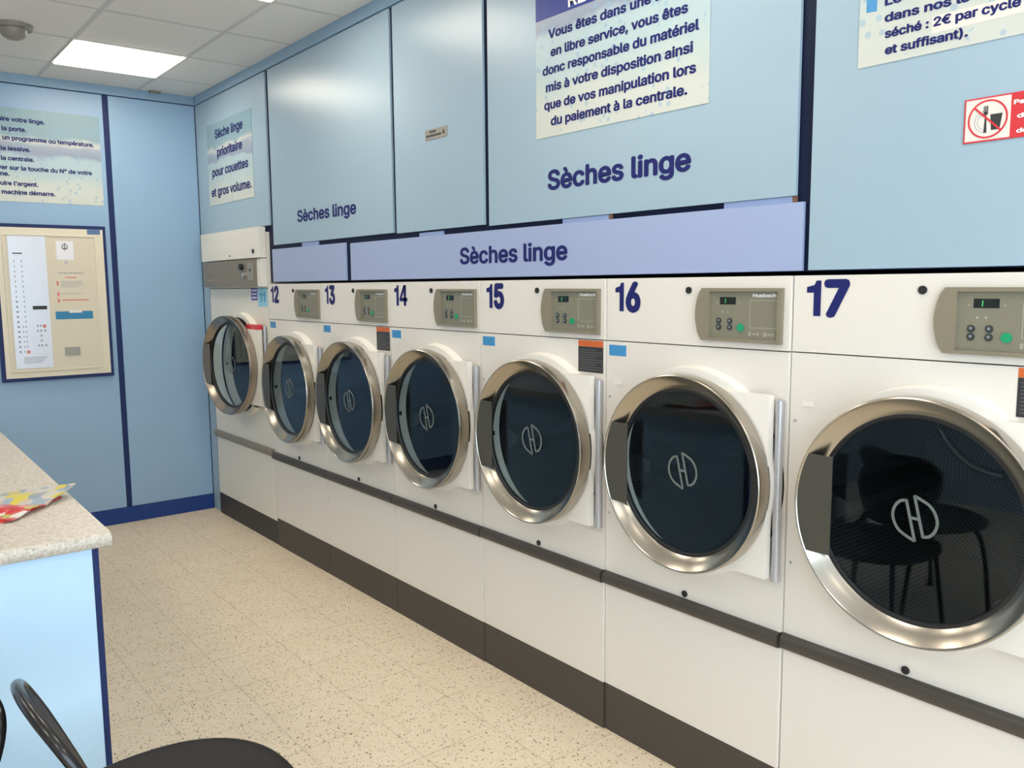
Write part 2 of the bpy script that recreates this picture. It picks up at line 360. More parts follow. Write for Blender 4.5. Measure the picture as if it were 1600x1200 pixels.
def text(bm, s, a0, a1, base, cap, y, bold=0.02, plane='xz', X=0, spacing=1.0, th=0.0006):
    """a0..a1 horizontal span; base line height; cap height; on plane y (xz) or x=X (yz)"""
    V, Fs = glyphs(s, 0, spacing); HV = glyphs('H', 0)[0]; CAP = max(v[1] for v in HV); mn = min(v[0] for v in V)-bold; mxx = max(v[0] for v in V)+bold
    sx = (a1-a0)/(mxx-mn); sy = (cap-0.0)/(CAP+bold*.8)
    # heavier strokes: the outline laid down again a little to every side
    offs = [(0, 0)] if bold <= 0 else [(bold*math.cos(PI*q/4), bold*.4+bold*.8*math.sin(PI*q/4)) for q in range(8)]
    for k_, (ox, oz) in enumerate(offs):
        vs = []; e_ = k_*0.00002
        for x, z in V:
            h = a0+(x+ox-mn)*sx; q = base+(z+oz)*sy
            vs.append(bm.verts.new((h, y-e_, q) if plane == 'xz' else (X+e_, h, q)))
        for f in Fs:
            try: bm.faces.new([vs[i] for i in f])
            except ValueError: pass
    return bm

def number(bm, s, a0, a1, base, h, y):
    """heavy house numbers: the 1 as a plain flagged stem"""
    w_ = a1-a0; k = h/.72
    def one(x0, ww):
        sc = ww/.36
        prism_xz(bm, [(x0+(px-.03)*sc, base+pz*k) for px, pz in ((.21, 0), (.39, 0), (.39, .72), (.27, .72), (.22, .63), (.03, .59), (.03, .475), (.21, .475))], y-.0002, y+.0002)
    one(a0, w_*.34)
    if s[1] == '1': one(a0+w_*.56, w_*.34)
    elif s[1] == '4':
        x0 = a0+w_*.41; sc = (a1-x0)/.50
        for pl in (((.27, 0), (.42, 0), (.42, .72), (.27, .72)), ((.0, .155), (.50, .155), (.50, .28), (.0, .28)), ((.0, .27), (.13, .27), (.36, .62), (.36, .72), (.27, .72))):
            prism_xz(bm, [(x0+px*sc, base+pz*k) for px, pz in pl], y-.0002, y+.0002)
    else: text(bm, s[1], a0+w_*.41, a1, base, h, y, .048)
    return bm

W = 0.711
# ================================================================== SETTING
XL, XR, YB = -4.72, 2.7, -4.3; ZC = 2.905
tag(link('floor', bx(XL-.1, XR+.1, YB-.1, 1.0, -0.06, 0.0), 'floor'), kind='structure')
tag(link('ceiling', bx(XL-.1, XR+.1, YB-.1, 0.1, ZC, ZC+0.06), 'ceiling'), kind='structure')
tag(link('wall_left', bx(XL-.1, XL-.012, YB, 0.1, 0, ZC), 'navy_strip'), kind='structure')
wr = bmesh.new(); box(wr, XL-.1, XR+.1, 0.012, 1.0, 1.625, ZC); box(wr, XL-.1, XL, 0.11, 0.9, 0, 1.625); box(wr, XR, XR+.1, 0.11, 0.9, 0, 1.625); box(wr, XL-.1, -4.60, 0.012, 0.11, 0, 1.625); box(wr, 0.72, XR+.1, 0.012, 0.11, 0, 1.625); box(wr, XL-.1, XR+.1, 0.9, 1.0, 0, 1.625)
tag(link('wall_right', wr, 'navy'), kind='structure')
tag(link('wall_back', bx(XL-.1, XR+.1, YB-.1, YB, 0, ZC), 'wall_plain'), kind='structure')
# shop front: wall with a wide glazed opening
WZ0, WZ1, WY0, WY1 = 0.35, 2.55, -4.0, -0.4
wf = bmesh.new(); box(wf, XR, XR+.1, YB, 0.1, 0, WZ0); box(wf, XR, XR+.1, YB, 0.1, WZ1, ZC); box(wf, XR, XR+.1, YB, WY0, WZ0, WZ1); box(wf, XR, XR+.1, WY1, 0.1, WZ0, WZ1)
tag(link('wall_front', wf, 'wall_plain'), kind='structure')
fr = bmesh.new()
for yy in (WY0, -2.8, -1.6, WY1-0.05): box(fr, XR, XR+.06, yy, yy+0.05, WZ0, WZ1)
box(fr, XR, XR+.06, WY0, WY1, WZ0, WZ0+.05); box(fr, XR, XR+.06, WY0, WY1, WZ1-.05, WZ1)
tag(link('window_1', fr, 'frame_alu'), kind='structure')
tag(link('baseboard_left', bx(XL-.012, XL+0.012, -2.4, -0.004, 0, 0.105, bev=0.002), 'base_blue'), kind='structure')
tag(link('trim_1', bx(XL-.012, XL+0.008, YB, -0.005, 2.848, ZC), 'blue_trim'), kind='structure')
tag(link('trim_2', bx(XL, XR, -0.008, 0.012, 2.846, ZC), 'blue_trim'), kind='structure')

# ---- left wall panels
P = tag(link('wall_panel', bx(XL-.012, XL, -0.558, -0.004, 0.107, 2.842, bev=0.001), 'blue_side'), 'narrow pale blue end wall panel between the dark strip and the corner', 'wall panel', 'pale blue wall panels')
P = tag(link('wall_panel', bx(XL-.012, XL, -2.40, -0.595, 0.107, 2.842, bev=0.001), 'blue_side'), 'wide pale blue end wall panel carrying the white payment terminal', 'wall panel', 'pale blue wall panels')
tag(link('wall_panel', bx(XL-.012, XL, YB, -2.43, 0.0, 2.842), 'blue_side'), 'pale blue end wall panel behind the counter, left of the terminal', 'wall panel', 'pale blue wall panels')

# ---- panels above the dryers
def wpanel(x0, x1, z0, z1, m, label, y=0.0, name='wall_panel', group='pale blue wall panels'):
    return tag(link(name, bx(x0, x1, y, y+0.011, z0, z1, bev=0.0008), m), label, 'wall panel', group)
p1 = wpanel(XL+.004, -3.517, 1.962, 2.842, 'blue', 'pale blue panel above the corner dryer, with a poster about duvets')
wpanel(XL+.004, -4.60, 0.0, 1.958, 'blue', 'narrow pale blue strip between the corner and the tall end dryer')
p2 = wpanel(-3.472, -2.107, 1.842, 2.842, 'blue', 'blue upper panel with small Sèches linge lettering low on it')
p3 = wpanel(-2.078, -1.405, 1.837, 2.842, 'blue', 'narrow blue upper panel with only a small grey plate on it')
p4 = wpanel(-1.372, 0.001, 1.830, 2.842, 'blue', 'blue upper panel with the large poster and large Sèches linge lettering')
p5 = wpanel(0.046, 1.5, 1.628, 2.842, 'blue', 'tall blue panel above dryer 17 with the red food sign')
wpanel(1.53, XR, 0.0, 2.842, 'blue', 'blue wall panel right of the last dryer, out towards the window')
wpanel(0.725, 1.50, 0.0, 1.61, 'blue', 'blue wall panel beside the last dryer, below the tall panel')
lA = wpanel(-3.50, -2.585, 1.627, 1.818, 'lav', 'short lavender fascia board above dryers 12 and 13', group='lavender fascia boards')
lB = wpanel(-2.530, 0.027, 1.627, 1.812, 'lav', 'long lavender fascia board reading Sèches linge above dryers 13 to 16', group='lavender fascia boards')
for par, x0, x1, wd in ((lA, -3.097, -2.897, None), (lB, -1.891, -1.704, None), (lB, -0.942, -0.711, -0.696), (lB, -0.238, -0.011, 0.002)):
    link('spacer_block', bx(x0, x1, 0.004, 0.0115, 1.8125 if par is lB else 1.8185, 1.829 if par is lB else 1.841), 'spacer', par)
    if wd is not None: link('wooden_block', bx(x1, wd, 0.004, 0.0115, 1.8125, 1.829), 'wood', par)
link('lettering', text(bmesh.new(), 'Sèches linge', -3.135, -2.456, 1.955, 0.062, -0.0010, 0.028), 'ink', p2)
link('lettering', text(bmesh.new(), 'Sèches linge', -1.575, -0.911, 1.684, 0.066, -0.0010, 0.028), 'ink', lB)
link('lettering', text(bmesh.new(), 'Sèches linge', -1.018, -0.359, 1.937, 0.068, -0.0010, 0.032), 'ink', p4)

# ---- posters
def poster(x0, x1, z0, z1, label, y=-0.0005):
    o = link('poster', bx(x0, x1, y-0.0018, y, z0, z1), poster_mat('poster_print', z0, z1))
    return tag(o, label, 'poster', 'printed information posters')
o = poster(-4.50, -3.728, 2.145, 2.672, 'poster about duvets and large loads above the corner dryer')
bm = bmesh.new(); Y = -0.0030
for s, a, b, z in (('Sèche linge', -4.345, -3.865, 2.572), ('prioritaire', -4.32, -3.885, 2.453), ('pour couettes', -4.425, -3.800, 2.332), ('et gros volume.', -4.455, -3.762, 2.203)): link('lettering', text(bmesh.new(), s, a, b, z, 0.056, Y, 0.032), 'ink', o)
o = poster(-1.078, -0.296, 2.124, 2.80, 'large poster Vous êtes dans une laverie above dryers 15 and 16')
link('header_band', prism_xz(bmesh.new(), [(-1.078, 2.535), (-0.297, 2.535), (-0.297, 2.70), (-1.078, 2.70)], -0.0032, -0.0024), 'header_blue', o)
bm = bmesh.new()
for s, a, b, z in (('Vous êtes dans une laverie', -1.01, -0.345, 2.463), ('en libre service, vous êtes', -0.998, -0.378, 2.400), ('donc responsable du matériel', -1.041, -0.335, 2.341), ('mis à votre disposition ainsi', -1.024, -0.357, 2.281), ('que de vos manipulation lors', -1.033, -0.344, 2.220), ('du paiement à la centrale.', -0.998, -0.376, 2.162)): link('lettering', text(bmesh.new(), s, a, b, z, 0.031, Y, 0.036), 'ink', o)
link('header_lettering', text(bmesh.new(), 'REGLEMENT', -0.905, -0.45, 2.545, 0.045, -0.0036, 0.025), 'white_ink', o)
o = poster(0.168, 1.0, 2.128, 2.80, 'poster with blue square bullet and price, above dryer 17')
link('price_patch', prism_xz(bmesh.new(), [(0.350, 2.172), (0.56, 2.172), (0.56, 2.211), (0.350, 2.211)], -0.0028, -0.0022), 'sign_white', o)
bm = bmesh.new(); Y = -0.0032
for s, a, b, z in (('Le linge doit être lavé', 0.233, 0.62, 2.264), ('dans nos locaux (linge', 0.234, 0.63, 2.225), ('séché : 2€ par cycle', 0.236, 0.541, 2.187), ('et suffisant).', 0.238, 0.433, 2.148)): link('lettering', text(bmesh.new(), s, a, b, z, 0.0205, Y, 0.036), 'ink', o)
link('bullet_square', prism_xz(bmesh.new(), [(0.186, 2.259), (0.213, 2.257), (0.213, 2.290), (0.186, 2.290)], -0.0030, -0.0022), 'st_blue', o)
# left wall poster (plane x)
o = link('poster', bx(XL+.0005, XL+.0022, -1.62, -0.621, 2.134, 2.700), poster_mat('poster_print', 0, 1)); tag(o, 'washing instructions poster on the end wall above the payment terminal', 'poster', 'printed information posters')
XX = XL+.0030
def width_of(t_):
    V = glyphs(t_, 0)[0]; return max(v[0] for v in V)-min(v[0] for v in V)
KW = .514/width_of('un programme ou température.')
for s, b, z in (('Introduire votre linge.', -0.935, 2.617), ('Fermer la porte.', -1.040, 2.560), ('Choisir un programme ou température.', -0.659, 2.505), ('Ajouter la lessive.', -1.025, 2.441), ('Aller à la centrale.', -1.008, 2.382), ('Appuyer sur la touche du N° de votre', -0.682, 2.326), ('machine.', -1.149, 2.288), ("Introduire l'argent.", -0.996, 2.231), ('La machine démarre.', -0.903, 2.178)):
    link('lettering', text(bmesh.new(), s, b-KW*width_of(s), b, z, 0.026, 0, 0.034, plane='yz', X=XX), 'ink', o)

# ---- small grey plate
o = tag(link('sign_plate', bx(-1.819, -1.653, -0.0025, -0.0003, 2.218, 2.2615, bev=0.0008), 'plate'), 'small grey plate with two dark lines on the narrow upper panel', 'sign')
bm = bmesh.new()
for a, b, z in ((-1.785, -1.735, 2.246), (-1.81, -1.70, 2.230)):
    x = a
    while x < b:
        w_ = random.uniform(.004, .008); prism_xz(bm, [(x, z), (x+w_, z), (x+w_, z+.009), (x, z+.009)], -0.0030, -0.0024); x += w_+.002
prism_xz(bm, [(-1.688, 2.232), (-1.668, 2.232), (-1.678, 2.254)], -0.0030, -0.0024)
link('marking', bm, 'st_black', o)

# ---- red no-food sign
o = tag(link('sign', bx(0.4345, 0.76, -0.003, -0.0003, 1.908, 2.006, bev=0.0006), 'red'), 'red and white no food or drink sign on the tall blue panel', 'sign')
link('white_field', prism_xz(bmesh.new(), [(0.438, 1.9115), (0.533, 1.9115), (0.533, 2.0025), (0.438, 2.0025)], -0.0034, -0.0028), 'sign_white', o)
cx_, cz_ = 0.4855, 1.957
bm = bmesh.new()
revolve(bm, [(0.0385, -0.0040), (0.0425, -0.0040), (0.0425, -0.0034), (0.0385, -0.0034)], cx_, cz_, 48)
ribbon(bm, [(cx_-0.0285, cz_+0.0275), (cx_+0.0285, cz_-0.0275)], 0.0042, -0.0046, -0.0040)
link('prohibition_ring', bm, 'red', o)
bm = bmesh.new()
prism_xz(bm, [(0.494, 1.9315), (0.5115, 1.9315), (0.5165, 1.966), (0.491, 1.966)], -0.0039, -0.0034)
prism_xz(bm, [(0.478, 1.927), (0.4845, 1.927), (0.4825, 1.968), (0.4800, 1.968)], -0.0039, -0.0034)
for i in range(3): prism_xz(bm, [(0.4765+i*.0035, 1.972), (0.4785+i*.0035, 1.972), (0.4785+i*.0035, 1.986), (0.4765+i*.0035, 1.986)], -0.0039, -0.0034)
prism_xz(bm, [(0.4765, 1.967), (0.4855, 1.967), (0.4855, 1.973), (0.4765, 1.973)], -0.0039, -0.0034)
link('fork_and_glass', bm, 'st_black', o)
bm = bmesh.new(); revolve(bm, [(0.0235, -0.0039), (0.0245, -0.0039), (0.0245, -0.0034), (0.0235, -0.0034)], 0.482, 1.952, 40, a0=PI*.45, a1=PI*1.5)
revolve(bm, [(0.0175, -0.0039), (0.0183, -0.0039), (0.0183, -0.0034), (0.0175, -0.0034)], 0.482, 1.952, 40, a0=PI*.5, a1=PI*1.45)
link('plate_outline', bm, 'grey_ink', o)
bm = bmesh.new()
for s, a, b, z in (('Par mesure', 0.5385, 0.64, 1.980), ('de nourriture', 0.5465, 0.68, 1.950), ('de boissons', 0.5465, 0.66, 1.918)): link('lettering', text(bmesh.new(), s, a, b, z, 0.0095, -0.0036, 0.04), 'white_ink', o)

# ================================================================== DRYERS
def front_panel(bm, x0, x1, z0, z1, cx, cz, R, yf, yb, n=96):
    """flat panel with a round hole, plus the throat of the hole"""
    A, B, D = [], [], []
    corners = [math.atan2(z-cz, x-cx) for x, z in ((x1, z1), (x0, z1), (x0, z0), (x1, z0))]
    angs = sorted([2*PI*i/n-PI for i in range(n)]+corners)
    for a in angs:
        c, s = math.cos(a), math.sin(a); t = 1e9
        if c > 1e-9: t = min(t, (x1-cx)/c)
        if c < -1e-9: t = min(t, (x0-cx)/c)
        if s > 1e-9: t = min(t, (z1-cz)/s)
        if s < -1e-9: t = min(t, (z0-cz)/s)
        A.append(bm.verts.new((cx+c*t, yf, cz+s*t))); B.append(bm.verts.new((cx+c*R, yf, cz+s*R))); D.append(bm.verts.new((cx+c*t, yf+.012, cz+s*t)))
    N = len(angs)
    for i in range(N):
        j = (i+1) % N
        bm.faces.new((A[i], A[j], B[j], B[i])); bm.faces.new((A[i], A[j], D[j], D[i]))
    return bm
def emblem(cx, cz, s, y):
    bm = bmesh.new(); k = s
    for sg in (1, -1):
        arc = [(-.40, .74), (-.66, .66), (-.88, .40), (-.97, .05), (-.88, -.34), (-.60, -.70), (.04, -1.0)]
        arc = [(q.x, q.y) for q in smooth_path([(a, b, 0) for a, b in arc], 5)]
        ribbon(bm, [(cx+sg*a*k, cz+sg*b*k) for a, b in arc], k*.135, y-.0004, y)
        ribbon(bm, [(cx+sg*a*k, cz+sg*b*k) for a, b in ((-.40, .78), (.05, -1.02))], k*.135, y-.0004, y)
    ribbon(bm, [(cx-.22*k, cz-.0*k), (cx+.22*k, cz+.0*k)], k*.135, y-.0003, y)
    return bm
def make_door(parent, cx, cz, R, hx, px1, ms, mh, old=False, ang=0.0):
    """door built closed; origin at the hinge line so that it can swing"""
    hy = -0.012; off = Vector((hx, hy, 0))
    def L(name, bm, m, par, **k):
        bmesh.ops.translate(bm, verts=bm.verts[:], vec=-off); return link(name, bm, m, par, **k)
    Rp = R-0.020; a = math.radians(68); pz = 0.265 if not old else 0.235
    bm = bmesh.new(); n = 24; arc = []
    a = math.asin(min(0.97, pz/Rp)) ; 
    fro, bac = [], []
    for i in range(n+1):
        t = a-2*a*i/n; ax, az = cx+Rp*math.cos(t), cz+Rp*math.sin(t)
        fro.append((bm.verts.new((ax, -0.046, az)), bm.verts.new((px1, -0.046, az)))); bac.append((bm.verts.new((ax, -0.022, az)), bm.verts.new((px1, -0.022, az))))
    for i in range(n):
        bm.faces.new((fro[i][0], fro[i][1], fro[i+1][1], fro[i+1][0])); bm.faces.new((bac[i][0], bac[i][1], bac[i+1][1], bac[i+1][0]))
        bm.faces.new((fro[i][1], fro[i+1][1], bac[i+1][1], bac[i][1])); bm.faces.new((fro[i][0], fro[i+1][0], bac[i+1][0], bac[i][0]))
    for i in (0, n): bm.faces.new((fro[i][0], fro[i][1], bac[i][1], bac[i][0]))
    door = L('door', bm, 'door_white' if not old else 'enamel_old', parent, loc=off)
    bm = bmesh.new()
    revolve(bm, [(R-.010, -.050), (R-.001, -.052), (R, -.056), (R+.001, -.092), (R-.001, -.0985), (R-.0035, -.1005), (R-.006, -.0995), (R-.008, -.0965), (R-.030, -.080), (R-.043, -.069), (R-.0455, -.066), (R-.0455, -.052)], cx, cz, 160)
    L('door_ring', bm, ms, door, smooth=32)
    bm = bmesh.new(); revolve(bm, [(R-.0450, -.0665), (R-.0450, -.050), (R-.056, -.050), (R-.056, -.0600), (R-.053, -.0665)], cx, cz, 96)
    L('gasket', bm, 'black', door, smooth=30)
    L('door_glass', disc(bmesh.new(), cx, cz, R-.0562, -.060, -.056, 96), 'glass', door)
    L('glass_emblem', emblem(cx, cz+.005, 0.056, -.0603), 'emblem', door)
    # flat grip plate closing the left side of the ring
    pts = []; ra = R-.0085; zz = 0.13
    a1 = math.asin(zz/ra)
    for i in range(17):
        t = PI-a1+2*a1*i/16; pts.append((cx+ra*math.cos(t), cz+ra*math.sin(t)))
    pts += [(cx-(R-.105), cz-zz), (cx-(R-.105), cz+zz)]
    L('door_handle', prism_xz(bmesh.new(), pts, -.0975, -.0935), mh, door)
    door.rotation_euler = (0, 0, ang)
    return door
def dryer_shell(root, wd, h, cx, cz, Rh, zsplit, body='enamel', depth=0.80, old=False):
    g = 0.0015
    bm = bmesh.new()   # cabinet: sides, top, back
    box(bm, g, g+.002, .013, depth, 0.0, h); box(bm, wd-g-.002, wd-g, .013, depth, 0.0, h); box(bm, g+.003, wd-g-.003, .013, depth, h-.002, h); box(bm, g+.003, wd-g-.003, depth-.002, depth, 0, h)
    link('cabinet', bm, body, root)
    bm = bmesh.new(); front_panel(bm, g, wd-g, .592, zsplit-.0015, cx, cz, Rh+.02, 0, 0)
    link('front_panel', bm, body, root)
    bm = bmesh.new(); revolve(bm, [(Rh, .017), (Rh-.004, -.040), (Rh+.003, -.040), (Rh+.004, .017)], cx, cz, 96)
    revolve(bm, [(Rh+.003, -.038), (Rh+.024, -.036), (Rh+.030, .0005), (Rh+.003, .0005)], cx, cz, 80, a0=math.radians(52), a1=math.radians(308))
    link('door_collar', bm, 'door_white' if not old else 'enamel_old', root, smooth=40)
    bm = bmesh.new(); revolve(bm, [(Rh-.007, -.0405), (Rh+.001, -.0405), (Rh+.001, -.049), (Rh-.007, -.049)], cx, cz, 96)
    link('door_seal', bm, 'black', root, smooth=40)
    link('latch_hole', bx(cx-Rh+.0008, cx-Rh+.004, -.022, -.008, cz-.024, cz-.006), 'black', root)
    bm = bmesh.new(); RD = Rh+.014; zo = .0
    revolve(bm, [(Rh+.0005, .0175), (RD, .0185), (RD, .62), (.001, .64)], cx, cz, 72, closed=False)
    dr = link('drum', bm, 'drum_perf', root, smooth=40)
    bm = bmesh.new()
    for q in range(3):
        a = 2*PI*q/3+.55
        pts = [(cx+math.cos(a)*r_+math.cos(a+PI/2)*.06*math.sin(r_/RD*PI), .622-.012*0, cz+math.sin(a)*r_+math.sin(a+PI/2)*.06*math.sin(r_/RD*PI)) for r_ in [RD*i/10 for i in range(1, 10)]]
        tube(bm, pts, .013, 8)
    link('drum_rib', bm, 'drum_rib', dr, smooth=60)
    link('drum_hub', disc(bmesh.new(), cx, cz, .05, .58, .638, 32), 'black', dr)
    for q in range(3):
        a = 2*PI*q/3+1.2; c, s = math.cos(a), math.sin(a)
        bm = bmesh.new()
        A = []
        for yy in (.06, .60):
            A.append([bm.verts.new((cx+c*r_-s*t_, yy, cz+s*r_+c*t_)) for r_, t_ in ((RD-.002, -.05), (RD-.07, -.014), (RD-.07, .014), (RD-.002, .05))])
        for i in range(4): bm.faces.new((A[0][i], A[0][(i+1) % 4], A[1][(i+1) % 4], A[1][i]))
        bm.faces.new(A[0]); bm.faces.new(A[1])
        link('drum_baffle', bm, 'drum', dr)
def rail(root, wd, z0, z1, m, dep=.022):
    bm = bmesh.new(); n = 10; zc = (z0+z1)/2; hz = (z1-z0)/2; rings = []
    for x in (.003, wd-.003):
        rings.append([bm.verts.new((x, .001, z1))]+[bm.verts.new((x, -dep*(math.sin(PI*(i+.5)/n))**.6, zc+hz*math.cos(PI*(i+.5)/n))) for i in range(n)]+[bm.verts.new((x, .001, z0))])
    K = len(rings[0])
    for i in range(K): bm.faces.new((rings[0][i], rings[0][(i+1) % K], rings[1][(i+1) % K], rings[1][i]))
    bm.faces.new(rings[0]); bm.faces.new(rings[1])
    return link('rail', bm, m, root, smooth=50)

def make_dryer():
    r = empty('tumble_dryer', (0, 0, 0)); g = .0015; H = 1.614; cx, cz = .390, 1.018
    dryer_shell(r, W, H, cx, cz, .297, 1.404)
    link('top_panel', bx(g, W-g, 0, .012, 1.4055, H, bev=.0015), 'enamel', r)
    link('service_panel', bx(g, W-g, 0, .012, .174, .545, bev=.0015), 'enamel', r)
    link('kick_plate', bx(g, W-g, .001, .012, .0, .172), 'kick', r)
    rail(r, W, .546, .592, 'rail')
    make_door(r, cx, cz, .305, .695, .681, 'steel', 'handle')
    bm = cylz(bmesh.new(), .695, -.0135, .752, 1.262, .0118, 20)
    hg = link('hinge', bm, 'hinge', r, smooth=40)
    for z in (1.225, .745): link('hinge_cap', cylz(bmesh.new(), .695, -.0135, z, z+.043, .0130, 20), 'hinge', hg, smooth=40)
    for z in (1.213, .804): link('screw', disc(bmesh.new(), .018, z, .0042, -.0022, .0005, 16), 'hinge', r)
    link('lock', disc(bmesh.new(), .355, 1.5745, .0105, -.004, .001, 28), 'black', r)
    link('service_lock', disc(bmesh.new(), .358, .607, .0105, -.004, .001, 28), 'black', r)
    # control panel
    pts = [(.414, 1.425), (.401, 1.445), (.393, 1.475), (.390, 1.503), (.393, 1.531), (.401, 1.561), (.414, 1.581)]
    pts = [(q.x, q.y) for q in smooth_path([(a, b, 0) for a, b in pts], 4)]
    # bezel: outer shape minus the recessed window, as a frame
    out = [(.690, 1.578), (.689, 1.423)] ; bm = bmesh.new()
    xi0, xi1, zi0, zi1 = .441, .677, 1.434, 1.571; yb = -.014
    prism_xz(bm, pts + [(xi0, 1.581), (xi0, 1.425)], yb, .0)
    prism_xz(bm, [(xi0, zi1), (xi1, zi1), (.690, 1.580), (xi0, 1.581)], yb, .0)
    prism_xz(bm, [(xi0, 1.425), (.689, 1.423), (xi1, zi0), (xi0, zi0)], yb, .0)
    prism_xz(bm, [(xi1, zi0), (.689, 1.423), (.690, 1.580), (xi1, zi1)], yb, .0)
    bmesh.ops.remove_doubles(bm, verts=bm.verts[:], dist=1e-5)
    cp = link('control_panel', bm, 'taupe', r)
    link('panel_overlay', bx(xi0, xi1, -.005, .0, zi0, zi1), 'taupe_in', cp)
    dp = link('display', bx(.476, .532, -.0056, -.004, 1.533, 1.5545), 'lcd', cp)
    link('display_digit', prism_xz(bmesh.new(), [(.494, 1.537), (.4965, 1.537), (.4975, 1.550), (.495, 1.550)], -.0060, -.0055), 'seg', dp)
    for x in (.4735, .513):
        for z in (1.485, 1.466):
            b = link('selector_button', disc(bmesh.new(), x, z, .0088, -.0075, -.004, 24), 'drum', cp)
            link('button_tip', disc(bmesh.new(), x, z+.001, .0036, -.0090, -.007, 16), 'chrome', b)
    link('start_button', disc(bmesh.new(), .551, 1.4665, .0115, -.0085, -.004, 28), 'green', cp)
    bm = bmesh.new()
    for a, b, c, d in ((.581, .6715, 1.5445, 1.5465), (.581, .6715, 1.466, 1.468), (.581, .583, 1.466, 1.5465), (.6695, .6715, 1.466, 1.5465)): box(bm, a, b, -.0056, -.0049, c, d)
    link('frame_line', bm, 'taupe_line', cp)
    bm = bmesh.new()
    for x, w_, h_ in ((.579, .007, .013), (.592, .010, .005), (.606, .006, .010), (.628, .010, .012), (.642, .010, .005), (.656, .005, .010)): box(bm, x, x+w_, -.0056, -.0049, 1.449-h_/2, 1.449+h_/2)
    for x in (.483, .502): box(bm, x, x+.005, -.0056, -.0049, 1.508, 1.514)
    for x in (.463, .541): box(bm, x, x+.006, -.0056, -.0049, 1.538, 1.541)
    link('symbols', bm, 'taupe_line', cp)
    link('lettering', text(bmesh.new(), 'Huebsch', .590, .667, 1.555, .0095, -.0053, .03), 'white_ink', cp)
    return r
def copy_tree(o, parent=None):
    c = o.copy(); C.collection.objects.link(c)
    if parent: c.parent = parent
    for ch in [x for x in bpy.data.objects if x.parent == o]: copy_tree(ch, c)
    return c
def warning_sticker(root):
    st = link('warning_sticker', bx(.578, .702, -.0008, .0002, 1.289, 1.3785), 'st_black', root)
    link('orange_header', bx(.578, .702, -.0008, .0002, 1.379, 1.4005), 'st_orange', st)
    bm = bmesh.new()
    for i in range(9):
        z = 1.368-i*.0085; x1 = .696 if i % 3 else .665
        box(bm, .586, x1, -.0011, -.0008, z-.0022, z)
    link('small_print', bm, 'st_line', st)
proto = make_dryer()
info = {0: ('17', 'nearest white tumble dryer, numbered 17, its drum visible through the glass', True, True),
        -1: ('16', 'white tumble dryer numbered 16, second from the right', False, True),
        -2: ('15', 'white tumble dryer numbered 15 with black and orange warning sticker', True, False),
        -3: ('14', 'white tumble dryer numbered 14, blue sticker but no black warning sticker', False, False),
        -4: ('13', 'small-looking white tumble dryer numbered 13, black warning sticker close to its control panel', True, False),
        -5: ('12', 'farthest of the numbered standard dryers, 12, beside the tall end dryer', False, False)}
yoff = {0: 0.006, -1: -0.004, -2: -0.010, -3: -0.012, -4: -0.012, -5: -0.012}
dry = {}
for k in (0, -1, -2, -3, -4, -5):
    dry[k] = proto if k == 0 else copy_tree(proto)
for k, d in dry.items():
    num, lab, warn, clip = info[k]; d.location = (k*W, yoff[k], 0); tag(d, lab, 'tumble dryer', 'white tumble dryers in the row')
    for o in [x for x in bpy.data.objects if x.parent == d and x.name.startswith('door.') or (x.parent == d and x.name == 'door')]: pass
    link('number', number(bmesh.new(), num, .042, .166 if k == 0 else .156, 1.505, .095, -.0010), 'ink', d)
    if k: link('blue_sticker', bx(.014, .093, -.0008, .0002, 1.354, 1.3905), 'st_blue', d)
    if warn: warning_sticker(d)
    if clip: link('white_label', bx(.040, .072, -.0035, .0002, 1.256, 1.270, bev=.001), 'door_white', d)

# ---- the tall end dryer in the corner
x0 = -4.560; wd = 1.000
T = tag(empty('tumble_dryer', (x0, -.010, 0)), 'tall cream tumble dryer with brown control band in the corner, door ajar', 'tumble dryer')
cx, cz = .600, 1.104
dryer_shell(T, wd, 1.925, cx, cz, .302, 1.590, body='enamel_old', old=True)
link('top_panel', bx(.0015, wd-.0015, 0, .012, 1.592, 1.925), 'enamel_old', T)
link('service_panel', bx(.0015, wd-.0015, 0, .012, .150, .553, bev=.0015), 'enamel_old', T)
link('kick_plate', bx(.0015, wd-.0015, .001, .012, 0, .148), 'kick_old', T)
rail(T, wd, .556, .604, 'rail_old')
hd = link('top_box', bx(-.006, wd-.002, -.045, -.001, 1.772, 1.955, bev=.003), 'enamel_old', T)
link('lock', disc(bmesh.new(), .910, 1.812, .014, -.050, -.044, 24), 'black', hd)
link('screw', disc(bmesh.new(), .520, 1.796, .006, -.048, -.044, 16), 'handle', hd)
cb = link('control_band', bx(.004, .930, -.040, -.001, 1.600, 1.768, bev=.003), 'brown', T)
link('side_cover', bx(.932, wd-.002, -.036, -.001, 1.600, 1.768, bev=.002), 'enamel_old', T)
link('dial', disc(bmesh.new(), .715, 1.722, .019, -.062, -.039, 28), 'black', cb)
link('start_knob', disc(bmesh.new(), .745, 1.672, .014, -.054, -.039, 24), 'chrome', cb)
link('coin_plate', bx(.80, .88, -.044, -.039, 1.635, 1.745, bev=.002), 'plate', cb)
link('coin_slot', disc(bmesh.new(), .842, 1.700, .008, -.0465, -.0435, 20), 'black', cb)
link('lettering', text(bmesh.new(), 'Huebsch', .050, .205, 1.640, .014, -.0405, .02), 'taupe_line', cb)
vs = link('violet_sticker', bx(.735, .835, -.0008, .0002, 1.515, 1.590), 'st_violet', T)
bm = bmesh.new()
for i in range(3): box(bm, .745, .825, -.0012, -.0008, 1.528+i*.022, 1.536+i*.022)
link('small_print', bm, 'paper', vs)
ls = link('number_sticker', bx(.842, .985, -.0008, .0002, 1.478, 1.590), 'st_lblue', T)
link('number', number(bmesh.new(), '11', .875, .960, 1.505, .062, -.0012), 'st_blue', ls)
make_door(T, cx, cz, .315, .955, .940, 'steel_old', 'handle_old', old=True, ang=.12)
